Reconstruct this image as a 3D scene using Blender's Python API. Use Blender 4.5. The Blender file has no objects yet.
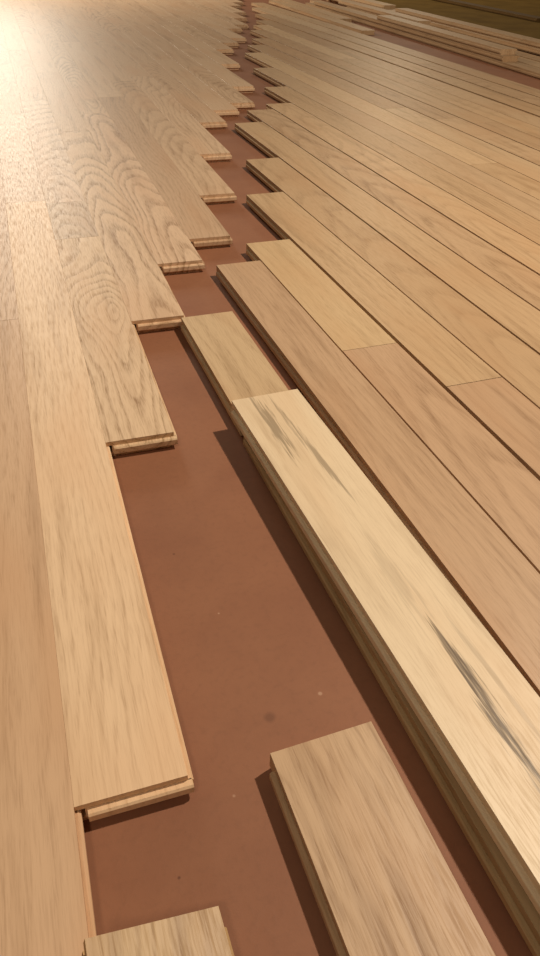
import bpy, math, random
from mathutils import Matrix, Vector

# ------------------------------------------------------------------ camera, world, lights
S = 0.083            # one board width in metres; all layout numbers below are in board widths
T = 0.26             # board thickness (board widths)
sc = bpy.context.scene
col = sc.collection

def cam_axes(pitch, roll, yaw):
    cy, sy = math.cos(yaw), math.sin(yaw)
    fwd = Vector((sy*math.cos(pitch), cy*math.cos(pitch), -math.sin(pitch)))
    right = Vector((cy, -sy, 0)); up = right.cross(fwd)
    r = right*math.cos(roll) + up*math.sin(roll)
    u = -right*math.sin(roll) + up*math.cos(roll)
    return r, u, fwd
r_, u_, f_ = cam_axes(0.6635, 0.0341, 0.3333)
cd = bpy.data.cameras.new('camera'); cam = bpy.data.objects.new('camera', cd); col.objects.link(cam)
cd.sensor_fit = 'VERTICAL'; cd.sensor_height = 36.0; cd.lens = 723.88/956*36
cd.clip_start = 0.01; cd.clip_end = 100
M = Matrix(((r_.x, u_.x, -f_.x, 0), (r_.y, u_.y, -f_.y, 0), (r_.z, u_.z, -f_.z, 0), (0, 0, 0, 1)))
M.translation = Vector((0, 0, (6.1016 + T)*S))
cam.matrix_world = M
sc.camera = cam

w = bpy.data.worlds.new('room_light'); sc.world = w; w.use_nodes = True
bg = w.node_tree.nodes['Background']
bg.inputs[0].default_value = (1.0, 0.80, 0.55, 1); bg.inputs[1].default_value = 0.075

def lamp(name, loc, power, radius, colour):
    l = bpy.data.lights.new(name, 'POINT'); l.energy = power; l.shadow_soft_size = radius; l.color = colour
    o = bpy.data.objects.new(name, l); col.objects.link(o); o.location = [c*S for c in loc]
    return o
WARM = (1.0, 0.86, 0.685)
lamp('ceiling_or_fill_lamp', (17.0, 9.0, 25), 190, 0.04, WARM)
lamp('ceiling_or_fill_lamp', (-10, -12, 30), 55, 0.20, WARM)  # fill lamp, added to brighten the left boards and the end faces
lamp('ceiling_or_fill_lamp', (-1.0, 92, 20), 320, 0.6, (1.0, 0.87, 0.70))
lamp('ceiling_or_fill_lamp', (44, 88, 24), 55, 0.12, (1.0, 0.82, 0.58))

vs = sc.view_settings
vs.view_transform = 'Standard'; vs.look = 'None'; vs.gamma = 1.0; vs.use_curve_mapping = False
vs.exposure = 0.07

# ------------------------------------------------------------------ node helpers
class NT:
    def __init__(self, name):
        self.m = bpy.data.materials.new(name); self.m.use_nodes = True
        self.t = self.m.node_tree; self.t.nodes.clear()
    def n(self, typ, **kw):
        nd = self.t.nodes.new(typ)
        for k, v in kw.items(): setattr(nd, k, v)
        return nd
    def put(self, sock, v):
        if isinstance(v, bpy.types.NodeSocket): self.t.links.new(v, sock)
        else: sock.default_value = v
    def math(self, op, a, b=0.0, c=0.0, clamp=False):
        nd = self.n('ShaderNodeMath', operation=op); nd.use_clamp = clamp
        for s, v in zip(nd.inputs, (a, b, c)): self.put(s, v)
        return nd.outputs[0]
    def vec(self, x, y, z):
        nd = self.n('ShaderNodeCombineXYZ')
        for s, v in zip(nd.inputs, (x, y, z)): self.put(s, v)
        return nd.outputs[0]
    def noise(self, v, scale=1.0, detail=2.0, rough=0.5, dist=0.0):
        nd = self.n('ShaderNodeTexNoise'); self.put(nd.inputs['Vector'], v)
        nd.inputs['Scale'].default_value = scale; nd.inputs['Detail'].default_value = detail
        nd.inputs['Roughness'].default_value = rough; nd.inputs['Distortion'].default_value = dist
        return nd.outputs[0]
    def attr(self, name):
        nd = self.n('ShaderNodeAttribute', attribute_type='OBJECT', attribute_name=name)
        return nd
    def ramp(self, fac, stops):
        nd = self.n('ShaderNodeValToRGB'); self.put(nd.inputs[0], fac)
        e = nd.color_ramp.elements
        while len(e) < len(stops): e.new(0.5)
        for el, (p, c) in zip(e, stops):
            el.position = p; el.color = (c, c, c, 1) if isinstance(c, (int, float)) else (*c, 1)
        return nd.outputs[0]
    def mix(self, fac, a, b, blend='MIX'):
        nd = self.n('ShaderNodeMix', data_type='RGBA', blend_type=blend)
        self.put(nd.inputs[0], fac); self.put(nd.inputs[6], a); self.put(nd.inputs[7], b)
        return nd.outputs[2]
    def maprange(self, v, a, b, c=0.0, d=1.0, smooth=True):
        nd = self.n('ShaderNodeMapRange'); nd.interpolation_type = 'SMOOTHSTEP' if smooth else 'LINEAR'
        for s, x in zip(nd.inputs, (v, a, b, c, d)): self.put(s, x)
        return nd.outputs[0]

def oak(name, streaks=(), mottle=0.0, raw=False):
    """Oak grain: growth-ring contours cut by the board face (arches near the heart line, straight lines away from it),
    pores along the grain and slow colour drift. Board properties: tone, seed, heart, rings, slope, figure."""
    g = NT(name)
    tc = g.n('ShaderNodeTexCoord')
    sep = g.n('ShaderNodeSeparateXYZ'); g.put(sep.inputs[0], tc.outputs['Object'])
    v = g.math('MULTIPLY', sep.outputs[0], 1/S); u = g.math('MULTIPLY', sep.outputs[1], 1/S)
    z = g.math('MULTIPLY', sep.outputs[2], 1/S)
    seed = g.attr('seed').outputs['Fac']; heart = g.attr('heart').outputs['Fac']
    rings = g.attr('rings').outputs['Fac']; slope = g.attr('slope').outputs['Fac']
    figure = g.attr('figure').outputs['Fac']; tone = g.attr('tone').outputs['Color']
    s1 = g.math('MULTIPLY', seed, 7.31); s2 = g.math('MULTIPLY', seed, 3.77)
    # slow wandering of the grain along the board
    n1 = g.noise(g.vec(g.math('MULTIPLY_ADD', v, 1.1, s1), g.math('MULTIPLY_ADD', u, 0.22, s2), g.math('ADD', z, seed)), 1.0, 2.0, 0.45)
    n2 = g.noise(g.vec(g.math('MULTIPLY_ADD', v, 0.5, s2), g.math('MULTIPLY_ADD', u, 0.14, s1), seed), 1.0, 1.0)
    wig = g.noise(g.vec(g.math('MULTIPLY_ADD', v, 5.0, s2), g.math('MULTIPLY_ADD', u, 1.3, s1), seed), 1.0, 2.0)
    vv = g.math('ADD', g.math('SUBTRACT', v, heart), g.math('MULTIPLY', g.math('SUBTRACT', n1, 0.5), 0.85))
    eye = g.attr('eye').outputs['Fac']; t0 = g.math('SUBTRACT', u, g.attr('eye_at').outputs['Fac'])
    dep = g.math('ADD', g.math('ADD', g.math('MULTIPLY', slope, t0), g.math('MULTIPLY', eye, g.math('TANH', g.math('MULTIPLY', t0, 0.7)))), g.math('MULTIPLY', g.math('SUBTRACT', n2, 0.5), 0.9))
    dep = g.math('ADD', dep, g.math('MULTIPLY', z, 1.0))
    rad = g.math('SQRT', g.math('ADD', g.math('MULTIPLY', vv, vv), g.math('MULTIPLY', dep, dep)))
    rad = g.math('ADD', rad, g.math('MULTIPLY', g.math('SUBTRACT', wig, 0.5), 0.05))
    fr = g.math('FRACT', g.math('MULTIPLY', rad, rings))
    line = g.ramp(fr, [(0.0, 0.1), (0.10, 1.0), (0.26, 0.75), (0.52, 0.08), (1.0, 0.0)])
    pores = g.noise(g.vec(g.math('MULTIPLY_ADD', v, 46, s1), g.math('MULTIPLY_ADD', u, 2.6, s2), g.math('MULTIPLY', z, 46)), 1.0, 3.0, 0.62)
    pmask = g.maprange(pores, 0.42, 0.68)
    band = g.noise(g.vec(g.math('MULTIPLY_ADD', v, 4.2, s2), g.math('MULTIPLY_ADD', u, 0.28, s1), z), 1.0, 3.0, 0.55)
    drift = g.noise(g.vec(g.math('MULTIPLY_ADD', v, 1.0, s2), g.math('MULTIPLY_ADD', u, 0.22, s1), seed), 1.0, 2.0)
    # amount of dark
    f = g.math('MULTIPLY', line, g.math('MULTIPLY_ADD', pmask, 0.55, 0.45))
    f = g.math('MULTIPLY', f, figure)
    f = g.math('ADD', f, g.math('MULTIPLY', g.math('MULTIPLY', pmask, 0.26), g.math('MULTIPLY_ADD', figure, 0.5, 0.6)))
    f = g.math('ADD', f, g.math('MULTIPLY', g.maprange(band, 0.48, 0.75), 0.40))
    if mottle:
        mo = g.noise(g.vec(g.math('MULTIPLY', v, 8.0), g.math('MULTIPLY', u, 1.1), z), 1.0, 2.0, 0.5, 0.4)
        f = g.math('ADD', f, g.math('MULTIPLY', g.maprange(mo, 0.46, 0.66), mottle))
    f = g.math('MINIMUM', f, 1.0)
    dark = g.mix(1.0, tone, (0.47, 0.385, 0.30, 1), 'MULTIPLY')
    c = g.mix(f, tone, dark)
    pinkish = g.mix(1.0, tone, (0.92, 0.82, 0.74, 1), 'MULTIPLY')
    c = g.mix(g.math('MULTIPLY', g.maprange(drift, 0.45, 0.72), 0.55), c, pinkish)
    for (sv, su, lv, lu, ang, amt) in streaks:
        # mineral streak: a ragged dark flame at its own spot in the wood
        dv = g.math('SUBTRACT', v, sv); du = g.math('SUBTRACT', u, su)
        dv = g.math('SUBTRACT', dv, g.math('MULTIPLY', du, ang))
        a = g.math('DIVIDE', dv, lv); b = g.math('DIVIDE', du, lu)
        e = g.math('SQRT', g.math('ADD', g.math('MULTIPLY', a, a), g.math('MULTIPLY', b, b)))
        rag = g.noise(g.vec(g.math('MULTIPLY', v, 26.0), g.math('MULTIPLY', u, 1.1), su), 1.0, 3.0, 0.65)
        e2 = g.math('ADD', e, g.math('MULTIPLY', g.math('SUBTRACT', rag, 0.5), -3.4))
        k = g.math('MULTIPLY', g.maprange(e2, 1.0, 0.25), g.maprange(e, 1.35, 0.9))
        c = g.mix(g.math('MULTIPLY', k, amt), c, (0.105, 0.062, 0.026, 1))
    bs = g.n('ShaderNodeBsdfPrincipled')
    g.put(bs.inputs['Base Color'], c)
    g.put(bs.inputs['Roughness'], g.math('MULTIPLY_ADD', pmask, 0.12, 0.80 if raw else 0.46))
    bs.inputs['Specular IOR Level'].default_value = 0.12 if raw else 0.5     # only the face is finished; edges are raw wood
    bp = g.n('ShaderNodeBump'); bp.inputs['Strength'].default_value = 0.35; bp.inputs['Distance'].default_value = 0.0004
    g.put(bp.inputs['Height'], g.math('MULTIPLY', f, -1.0)); g.put(bs.inputs['Normal'], bp.outputs[0])
    out = g.n('ShaderNodeOutputMaterial'); g.t.links.new(bs.outputs[0], out.inputs[0])
    return g.m

def paper(name, base, dark, stains, rough=0.62, spec=0.35):
    g = NT(name)
    tc = g.n('ShaderNodeTexCoord'); P = tc.outputs['Object']
    a = g.noise(P, 5.0, 4.0, 0.6); b = g.noise(P, 160.0, 3.0, 0.6); cl = g.noise(P, 28.0, 3.0, 0.55)
    c = g.mix(g.maprange(a, 0.35, 0.7), base, dark)
    c = g.mix(g.math('MULTIPLY', g.maprange(cl, 0.45, 0.75), 0.30), c, dark)
    c = g.mix(g.math('MULTIPLY', g.maprange(b, 0.45, 0.8), 0.25), c, tuple(x*0.6 for x in base[:3]) + (1,))
    sep = g.n('ShaderNodeSeparateXYZ'); g.put(sep.inputs[0], P)
    for (x, y, r, amt, tint) in stains:
        dx = g.math('SUBTRACT', sep.outputs[0], x*S); dy = g.math('SUBTRACT', sep.outputs[1], y*S)
        d = g.math('SQRT', g.math('ADD', g.math('MULTIPLY', dx, dx), g.math('MULTIPLY', dy, dy)))
        d = g.math('ADD', d, g.math('MULTIPLY', g.math('SUBTRACT', cl, 0.5), r*S*1.6))
        c = g.mix(g.math('MULTIPLY', g.maprange(d, r*S, r*S*0.3), amt), c, tint)
    bs = g.n('ShaderNodeBsdfPrincipled'); g.put(bs.inputs['Base Color'], c)
    bs.inputs['Roughness'].default_value = rough; bs.inputs['Specular IOR Level'].default_value = spec
    bp = g.n('ShaderNodeBump'); bp.inputs['Strength'].default_value = 0.25; bp.inputs['Distance'].default_value = 0.0006
    g.put(bp.inputs['Height'], b); g.put(bs.inputs['Normal'], bp.outputs[0])
    out = g.n('ShaderNodeOutputMaterial'); g.t.links.new(bs.outputs[0], out.inputs[0])
    return g.m

DK = (0.10, 0.035, 0.018, 1); LT = (0.50, 0.30, 0.20, 1)
M_paper = paper('rosin_paper', (0.29, 0.122, 0.062, 1), (0.245, 0.098, 0.05, 1),
    [(1.46, 3.98, 0.085, 0.45, DK), (1.03, 6.55, 0.028, 0.7, DK), (0.27, 2.75, 0.018, 0.7, DK),
     (1.32, 5.45, 0.022, 0.7, LT), (2.05, 4.1, 0.03, 0.7, LT), (0.9, 3.3, 0.02, 0.5, LT)])
M_ply = paper('bare_subfloor', (0.20, 0.120, 0.030, 1), (0.15, 0.088, 0.022, 1), [], 0.9, 0.1)
M_oak = oak('oak')
M_raw = oak('oak_raw_edge', raw=True)
M_saw = oak('oak_mottled', mottle=0.34)

# ------------------------------------------------------------------ setting: floor
def slab(name, x0, x1, y0, y1, z0, z1, mat):
    v = [(x*S, y*S, z*S) for z in (z0, z1) for (x, y) in ((x0, y0), (x1, y0), (x1, y1), (x0, y1))]
    f = [(3, 2, 1, 0), (4, 5, 6, 7), (0, 1, 5, 4), (1, 2, 6, 5), (2, 3, 7, 6), (3, 0, 4, 7)]
    me = bpy.data.meshes.new(name); me.from_pydata(v, [], f); me.materials.append(mat)
    o = bpy.data.objects.new(name, me); col.objects.link(o); return o
floor = slab('floor', -14.5, 34.0, -8, 100, -0.3, 0.0, M_paper)
floor['kind'] = 'structure'
floor['label'] = 'subfloor under red brown rosin paper with the finished oak boards laid on it'
bare = slab('floor', 34.0, 80, -8, 100, -0.3, -0.01, M_ply)
bare['kind'] = 'structure'
bare['label'] = 'dark bare subfloor beyond the heap of loose boards'

# ------------------------------------------------------------------ boards
# TG0, TG1, TP: tongue lower/upper height above the underside and its projection
def board_mesh(name, wd, ln, mat, side=1, end_tongue=False, notch=0.13):
    """Tongue-and-groove board. Local x across (centred), y from the near end, z up from the underside.
    side=+1 tongue on +x, -1 on -x; the groove is on the other edge; end_tongue adds one on the near end."""
    TG0, TG1, TP = (0.07, 0.185, 0.075) if side > 0 else (0.06, 0.168, 0.055)
    h = wd/2; c = 0.0022; gd = 0.085; rl = 0.012
    # closed cross-section, without the tongue (counter-clockwise seen from -y)
    sec = [(-h, TG1+.008), (-h+gd, TG1+.008), (-h+gd, TG0-.008), (-h+rl, TG0-.008), (-h+rl, 0.012), (-h+rl+.02, 0),
           (h-rl-.02, 0), (h-rl, 0.012), (h-rl, TG0), (h, TG0), (h, T-c), (h-c, T), (-h+c, T), (-h, T-c)]
    V, F = [], []
    def add_prism(pts, y0, y1):
        b = len(V); n = len(pts)
        V.extend([(x*side*S, y0*S, zz*S) for x, zz in pts]); V.extend([(x*side*S, y1*S, zz*S) for x, zz in pts])
        F.append(list(range(b, b+n))); F.append(list(range(b+2*n-1, b+n-1, -1)))
        for i in range(n):
            j = (i+1) % n; F.append((b+j, b+i, b+n+i, b+n+j))
    add_prism(sec, 0, ln)
    r = 0.018
    SP = 0.05
    ton = [(h-.01, TG0), (h+SP-r, TG0), (h+SP, TG0+r), (h+SP, TG1-r), (h+SP-r, TG1), (h-.01, TG1)]
    add_prism(ton, 0.0, ln-notch)
    if end_tongue:
        b = len(V)
        prof = [(.01, TG0), (-TP+r, TG0), (-TP, TG0+r), (-TP, TG1-r), (-TP+r, TG1), (.01, TG1)]
        n = len(prof); xa, xb = -h+gd+.02, h+SP-.012
        V.extend([(xa*side*S, y*S, zz*S) for y, zz in prof]); V.extend([(xb*side*S, y*S, zz*S) for y, zz in prof])
        F.append(list(range(b, b+n))); F.append(list(range(b+2*n-1, b+n-1, -1)))
        for i in range(n):
            j = (i+1) % n; F.append((b+j, b+i, b+n+i, b+n+j))
    me = bpy.data.meshes.new(name); me.from_pydata(V, [], F)
    import bmesh
    bm = bmesh.new(); bm.from_mesh(me); bmesh.ops.recalc_face_normals(bm, faces=bm.faces); bm.to_mesh(me); bm.free()
    me.materials.append(mat); me.materials.append(M_raw)
    for p in me.polygons:
        p.material_index = 0 if (p.normal.z > 0.5 and p.center.z > (T-0.02)*S) else 1
    return me

rnd = random.Random(11)
TAN = (0.56, 0.375, 0.215); PALE = (0.62, 0.43, 0.255); PINK = (0.53, 0.345, 0.195)
BROWN = (0.47, 0.305, 0.17); CREAM = (0.74, 0.57, 0.35)
def vary(t, a=0.06):
    k = 1 + rnd.uniform(-a, a); q = rnd.uniform(-a, a)*0.5
    return (t[0]*k*(1+q*.4), t[1]*k, t[2]*k*(1-q))
def pick():
    return rnd.choice([TAN, TAN, PINK, TAN, PALE, PINK, BROWN, TAN])
def grain(o, tone, seed=None, heart=None, rings=None, slope=None, figure=None, eye=0.0, eye_at=0.0):
    o['eye'] = float(eye); o['eye_at'] = float(eye_at)
    cath = rnd.random() < 0.45
    o['seed'] = float(seed if seed is not None else rnd.uniform(1, 60))
    o['heart'] = float(heart if heart is not None else (rnd.uniform(-.35, .35) if cath else rnd.choice((-1, 1))*rnd.uniform(4, 7)))
    o['rings'] = float(rings if rings is not None else (rnd.uniform(6, 9) if cath else rnd.uniform(8, 13)))
    o['slope'] = float(slope if slope is not None else rnd.uniform(.05, .16)*rnd.choice((-1, 1)))
    o['figure'] = float(figure if figure is not None else (rnd.uniform(.35, .7) if cath else rnd.uniform(.15, .4)))
    o['tone'] = [float(x) for x in tone]
def board(name, x, y, ang, ln, wd, level, mat=None, side=1, end_tongue=False, parent=None, z=None, notch=0.13):
    """x, y: centre of the near end; ang: degrees, positive leans right as it comes nearer; level: 0 on the paper."""
    o = bpy.data.objects.new(name, board_mesh(name, wd, ln, mat or M_oak, side, end_tongue, notch))
    col.objects.link(o)
    o.location = (x*S, y*S, (level*T if z is None else z)*S); o.rotation_euler = (0, 0, math.radians(ang))
    if parent: o.parent = parent
    return o

# ---- laid boards (children of the floor): rows of width 1, row k spans x = -1.48+k .. -0.48+k
X0 = -1.48
ends = {1: 3.47, 2: 8.82, 3: 12.62, 4: 15.24, 5: 16.56, 6: 19.72, 7: 23.80, 8: 28.04, 9: 29.93, 10: 31.11, 11: 34.43,
        12: 40.24, 13: 44.98, 14: 47.40, 15: 49.29, 16: 53.62, 17: 55.55, 18: 59.23, 19: 62.9, 20: 67.6, 21: 70.3, 22: 74.2, 23: 77.5}
joints = {0: [-8, 13.25, 27.5, 41], 1: [3.47, 20.2, 30.7, 43], 2: [8.82, 17.25, 19.95, 33, 46], 3: [12.62, 27.6, 39, 52],
          4: [15.24, 30.2, 44], 5: [16.56, 33.1, 48.5], 6: [19.72, 36.5, 48.4], 7: [23.8, 37.5, 47], 8: [28.04, 41, 53],
          -1: [-8, 7.5, 22, 35, 49]}
# (row, board index) -> grain of the boards one can recognise
special = {
 (0, 0): dict(tone=(0.675, 0.446, 0.275), heart=5, rings=6, slope=.02, figure=.25, seed=4.2),
 (0, 1): dict(tone=(0.714, 0.492, 0.323), heart=.9, rings=8, slope=.10, figure=.5, seed=9.2),
 (1, 0): dict(tone=(0.84, 0.60, 0.385), heart=4.5, rings=9.0, slope=.09, figure=.30, seed=17.0),
 (1, 1): dict(tone=(0.765, 0.545, 0.379), heart=-.3, rings=7, slope=.10, figure=.35, seed=23.0),
 (2, 0): dict(tone=(0.739, 0.525, 0.331), heart=.12, rings=9, slope=.06, figure=.75, seed=31.0, eye=.42, eye_at=5.4),
 (2, 1): dict(tone=(0.637, 0.459, 0.307), heart=.1, rings=8, slope=.12, figure=.75, seed=12.0),
 (2, 2): dict(tone=(0.739, 0.532, 0.371), heart=.0, rings=5, slope=.22, figure=.6, seed=3.3),
 (3, 0): dict(tone=(0.727, 0.512, 0.331), heart=.05, rings=7.5, slope=.09, figure=.9, seed=44.0),
 (4, 0): dict(tone=(0.727, 0.506, 0.331), heart=.25, rings=7.5, slope=.08, figure=.9, seed=51.5),
 (5, 0): dict(tone=(0.586, 0.392, 0.244), heart=4.5, rings=9, slope=.08, figure=.40, seed=6.0),
 (6, 0): dict(tone=(0.663, 0.459, 0.292), heart=.4, rings=7, slope=.12, figure=.55, seed=8.5),
 (7, 0): dict(tone=(0.714, 0.499, 0.323), heart=1.0, rings=7, slope=.1, figure=.5, seed=19.5),
}
YEND = 92
for k in range(-12, 24):
    if k in joints: js = list(joints[k])
    else: js = [ends.get(k, -8)]
    while js[-1] < YEND - 16: js.append(js[-1] + rnd.uniform(8, 16))
    js.append(YEND)
    for i in range(len(js)-1):
        o = board('plank', X0 + k + 0.5, js[i] + (0.004 if i else 0), 0, js[i+1]-js[i]-0.005, 0.999, 0, side=1,
                  end_tongue=(i == 0 and k >= 1), parent=floor, notch=0.0)
        sp = special.get((k, i))
        if sp: grain(o, **sp)
        else:
            t = vary(pick(), .03); t = [(a+2*b)/3 for a, b in zip(t, TAN)]; grain(o, (t[0]*1.22, t[1]*1.26, t[2]*1.40))

# ---- loose boards: each one a thing of its own
def tag(o, label, group=None):
    o['label'] = label; o['category'] = 'floorboard'
    if group: o['group'] = group
    return o

def loose(xl, y_far, ang, ln, wd=1.02, level=0, mat=None, side=-1):
    """xl, y_far: far left corner on plan; the board runs towards the camera from there."""
    a = math.radians(ang); dx, dy = math.sin(a), -math.cos(a)       # along the board, towards the camera
    cx = xl + math.cos(a)*wd/2 + dx*ln; cy = y_far + math.sin(a)*wd/2 + dy*ln
    return board('floorboard', cx, cy, ang, ln, wd, level, mat, side)

STREAK = oak('oak_streaked', streaks=(
    # across, along (from near end), half width, half length, skew, amount   (board is 13.0 long, far end at 13.0)
    (-0.20, 12.2, 0.13, 1.0, 0.0, 0.55), (0.10, 11.6, 0.06, 1.3, -0.05, 0.5), (0.0, 8.9, 0.16, 0.9, 0.0, 0.18),
    (0.03, 7.75, 0.05, 0.55, 0.0, 0.75), (0.02, 6.95, 0.11, 0.95, 0.03, 0.9), (-0.04, 5.8, 0.05, 0.8, 0.0, 0.55), (0.27, 7.4, 0.05, 1.2, 0.0, 0.25)))

o = loose(2.45, 12.53, 1.8, 3.80, 1.01); grain(o, (0.61, 0.43, 0.25), 14.0, .2, 6, .1, .35)
tag(o, 'short yellowish oak board running under the far end of the pale streaked board', 'loose boards by the open strip')
o = loose(2.54, 8.62, 2.0, 12.2, 1.01); grain(o, (0.50, 0.34, 0.18), 15.0, 2, 8, .1, .3)
tag(o, 'oak board lying hidden directly beneath the pale streaked board, only its edge showing', 'loose boards by the open strip')
o = loose(2.47, 9.03, 3.2, 13.0, 1.08, 1, STREAK); grain(o, (0.80, 0.63, 0.425), 16.0, 6, 5, .05, .10)
tag(o, 'pale cream board with dark brown mineral streaks, lying on top of another board', 'loose boards by the open strip')
o = loose(1.29, 3.46, 2.0, 9.0, 1.035, 0, M_saw); grain(o, (0.58, 0.385, 0.225), 18.0, 2.2, 7, .05, .35)
tag(o, 'mottled tan board lying alone on the red paper at the bottom of the picture', 'loose boards by the open strip')
# short board tipped against the laid floor
o = board('floorboard', -0.035, 2.33, 0, 6.0, 1.03, 0, M_saw, side=1)
for v in o.data.vertices: v.co.y -= 6.0*S
o.data.update()
o.rotation_euler = (0, math.radians(14.6), math.radians(1.5)); o.location.z = (0.135)*S; o.location.x = (-0.055)*S
grain(o, (0.53, 0.345, 0.17), 20.0, 2, 7, .05, .4)
tag(o, 'tipped board leaning on the laid floor at the bottom edge, only its end showing', 'loose boards by the open strip')

ORD = ['first', 'second', 'third', 'fourth', 'fifth', 'sixth', 'seventh', 'eighth', 'ninth', 'tenth', 'eleventh', 'twelfth',
       'thirteenth', 'fourteenth', 'fifteenth', 'sixteenth', 'seventeenth', 'eighteenth', 'nineteenth', 'twentieth']
# racked rows right of the open strip: x of the left edge at y = 25, far end y, joints nearer than the far end
rows = [(3.43, 14.87, [-6]), (4.47, 15.97, [10.5, -4]), (5.62, 19.5, [8.9, -3]), (6.72, 22.9, [6.5, -2]), (7.85, 27.7, [8.5, 0]),
        (8.97, 29.7, [9.5, 0]), (10.10, 30.7, [11.5, 2]), (11.21, 34.1, [13.5, 4]), (12.30, 38.9, [15.5, 8]),
        (13.38, 43.6, [20.85, 9]), (14.45, 46.4, [29, 14]), (15.58, 49.0, [37.2, 26.9, 12]), (16.72, 52.8, [39, 26.0, 13]),
        (17.78, 55.3, [41, 30, 16]), (18.85, 57.9, [44, 33, 18]), (20.1, 61.8, [48, 37, 22]), (21.3, 66.2, [52, 39, 25]),
        (22.5, 70.0, [57, 44, 31, 18])]
rspec = {
 (0, 0): dict(tone=(0.545, 0.355, 0.212), heart=5.5, rings=7, slope=.03, figure=.28, seed=21.0),
 (1, 0): dict(tone=(0.620, 0.430, 0.239), heart=-5.5, rings=6, slope=.03, figure=.2, seed=22.0),
 (1, 1): dict(tone=(0.550, 0.355, 0.212), heart=.3, rings=5, slope=.09, figure=.45, seed=26.0),
 (2, 0): dict(tone=(0.570, 0.385, 0.217), heart=-2, rings=6, slope=.04, figure=.3, seed=24.0),
 (2, 1): dict(tone=(0.530, 0.340, 0.201), heart=-2, rings=6, slope=.04, figure=.3, seed=28.0),
 (3, 0): dict(tone=(0.530, 0.350, 0.196), heart=.2, rings=5, slope=.12, figure=.35, seed=25.0),
 (4, 0): dict(tone=(0.560, 0.375, 0.212), heart=2, rings=7, slope=.03, figure=.25, seed=27.0),
 (5, 0): dict(tone=(0.550, 0.365, 0.212), heart=.1, rings=6, slope=.09, figure=.55, seed=29.0),
}
for i, (x25, yf, js) in enumerate(rows):
    y1 = yf
    jit = 0
    rw = min(1.075, (rows[i+1][0] if i+1 < len(rows) else x25+1.1) - x25 - 0.03)
    for j, y0 in enumerate(js):
        ang = 1.78 + rnd.uniform(-.03, .03)
        o = loose(x25 + .031*(25-y1) + jit, y1, ang, y1-y0-0.008, rw, 0)
        sp = rspec.get((i, j))
        if sp: grain(o, **sp)
        else: grain(o, vary(pick()), figure=rnd.uniform(.15, .42))
        where = 'at the gap' if j == 0 else ORD[j] + ' from gap'
        if (i, j) == (1, 0): lab = 'short light yellowish oak board, end of the second racked row at the open strip'
        elif (i, j) == (0, 0): lab = 'long pinkish tan oak board just right of the pale streaked board'
        else: lab = 'oak board in the %s row right of the pale streaked board, %s' % (ORD[i], where)
        tag(o, lab, 'racked boards right of the open strip')
        y1 = y0

# ---- heap of leftover boards beyond the racked rows
heap = [  # xl at far end, y_far, ang, length, level, tone, label
 (23.30, 72, 0.3, 20.0, 0, TAN, 'loose board beside the last racked row, its near end short of the heap'),
 (24.45, 76, 0.2, 17.5, 0, TAN, 'loose board lying between the last racked row and the heap'),
 (26.0, 70, 0.0, 44.0, 0, BROWN, 'lowest board of the heap, lying nearest the racked rows'),
 (27.15, 72, 0.0, 47.0, 0, TAN, 'second lowest board of the heap, reaching furthest towards the right edge'),
 (28.4, 66, 0.0, 33.0, 0, BROWN, 'bottom board in the middle of the heap'),
 (29.7, 78, 0.3, 50.0, 0, TAN, 'bottom board on the far side of the heap'),
 (31.2, 74, 0.3, 30.0, 0, PINK, 'outermost bottom board of the heap beside the dark subfloor'),
 (26.05, 68, 0.1, 29.0, 1, BROWN, 'board stacked in the second layer of the heap, nearest the racked rows'),
 (27.3, 64, 0.1, 22.0, 1, TAN, 'board stacked in the second layer at the middle of the heap'),
 (29.2, 74, 0.7, 42.0, 1, TAN, 'board stacked in the second layer on the far side of the heap'),
 (26.1, 55.5, 0.4, 16.0, 2, TAN, 'topmost pale board of the heap with its end facing the open strip'),
 (27.4, 66, 0.5, 14.0, 2, TAN, 'topmost board of the heap lying behind the pale one'),
 (29.7, 60, 0.9, 24.0, 2, TAN, 'topmost board at the far side of the heap, right of the picture'),
 (41.0, 84, 0.5, 26.0, 0, (0.15, 0.085, 0.028), 'dark board lying by itself on the bare subfloor behind the heap'),
 (29.5, 80, 0.6, 18.0, 2, PALE, 'topmost board at the far end of the heap near the top edge'),
]
for (xl, yf, ang, ln, lev, tone, lab) in heap:
    o = loose(xl, yf, ang, ln, 1.02, lev); grain(o, vary(tone, .04), figure=.3)
    tag(o, lab, 'leftover boards heaped beyond the racked rows')
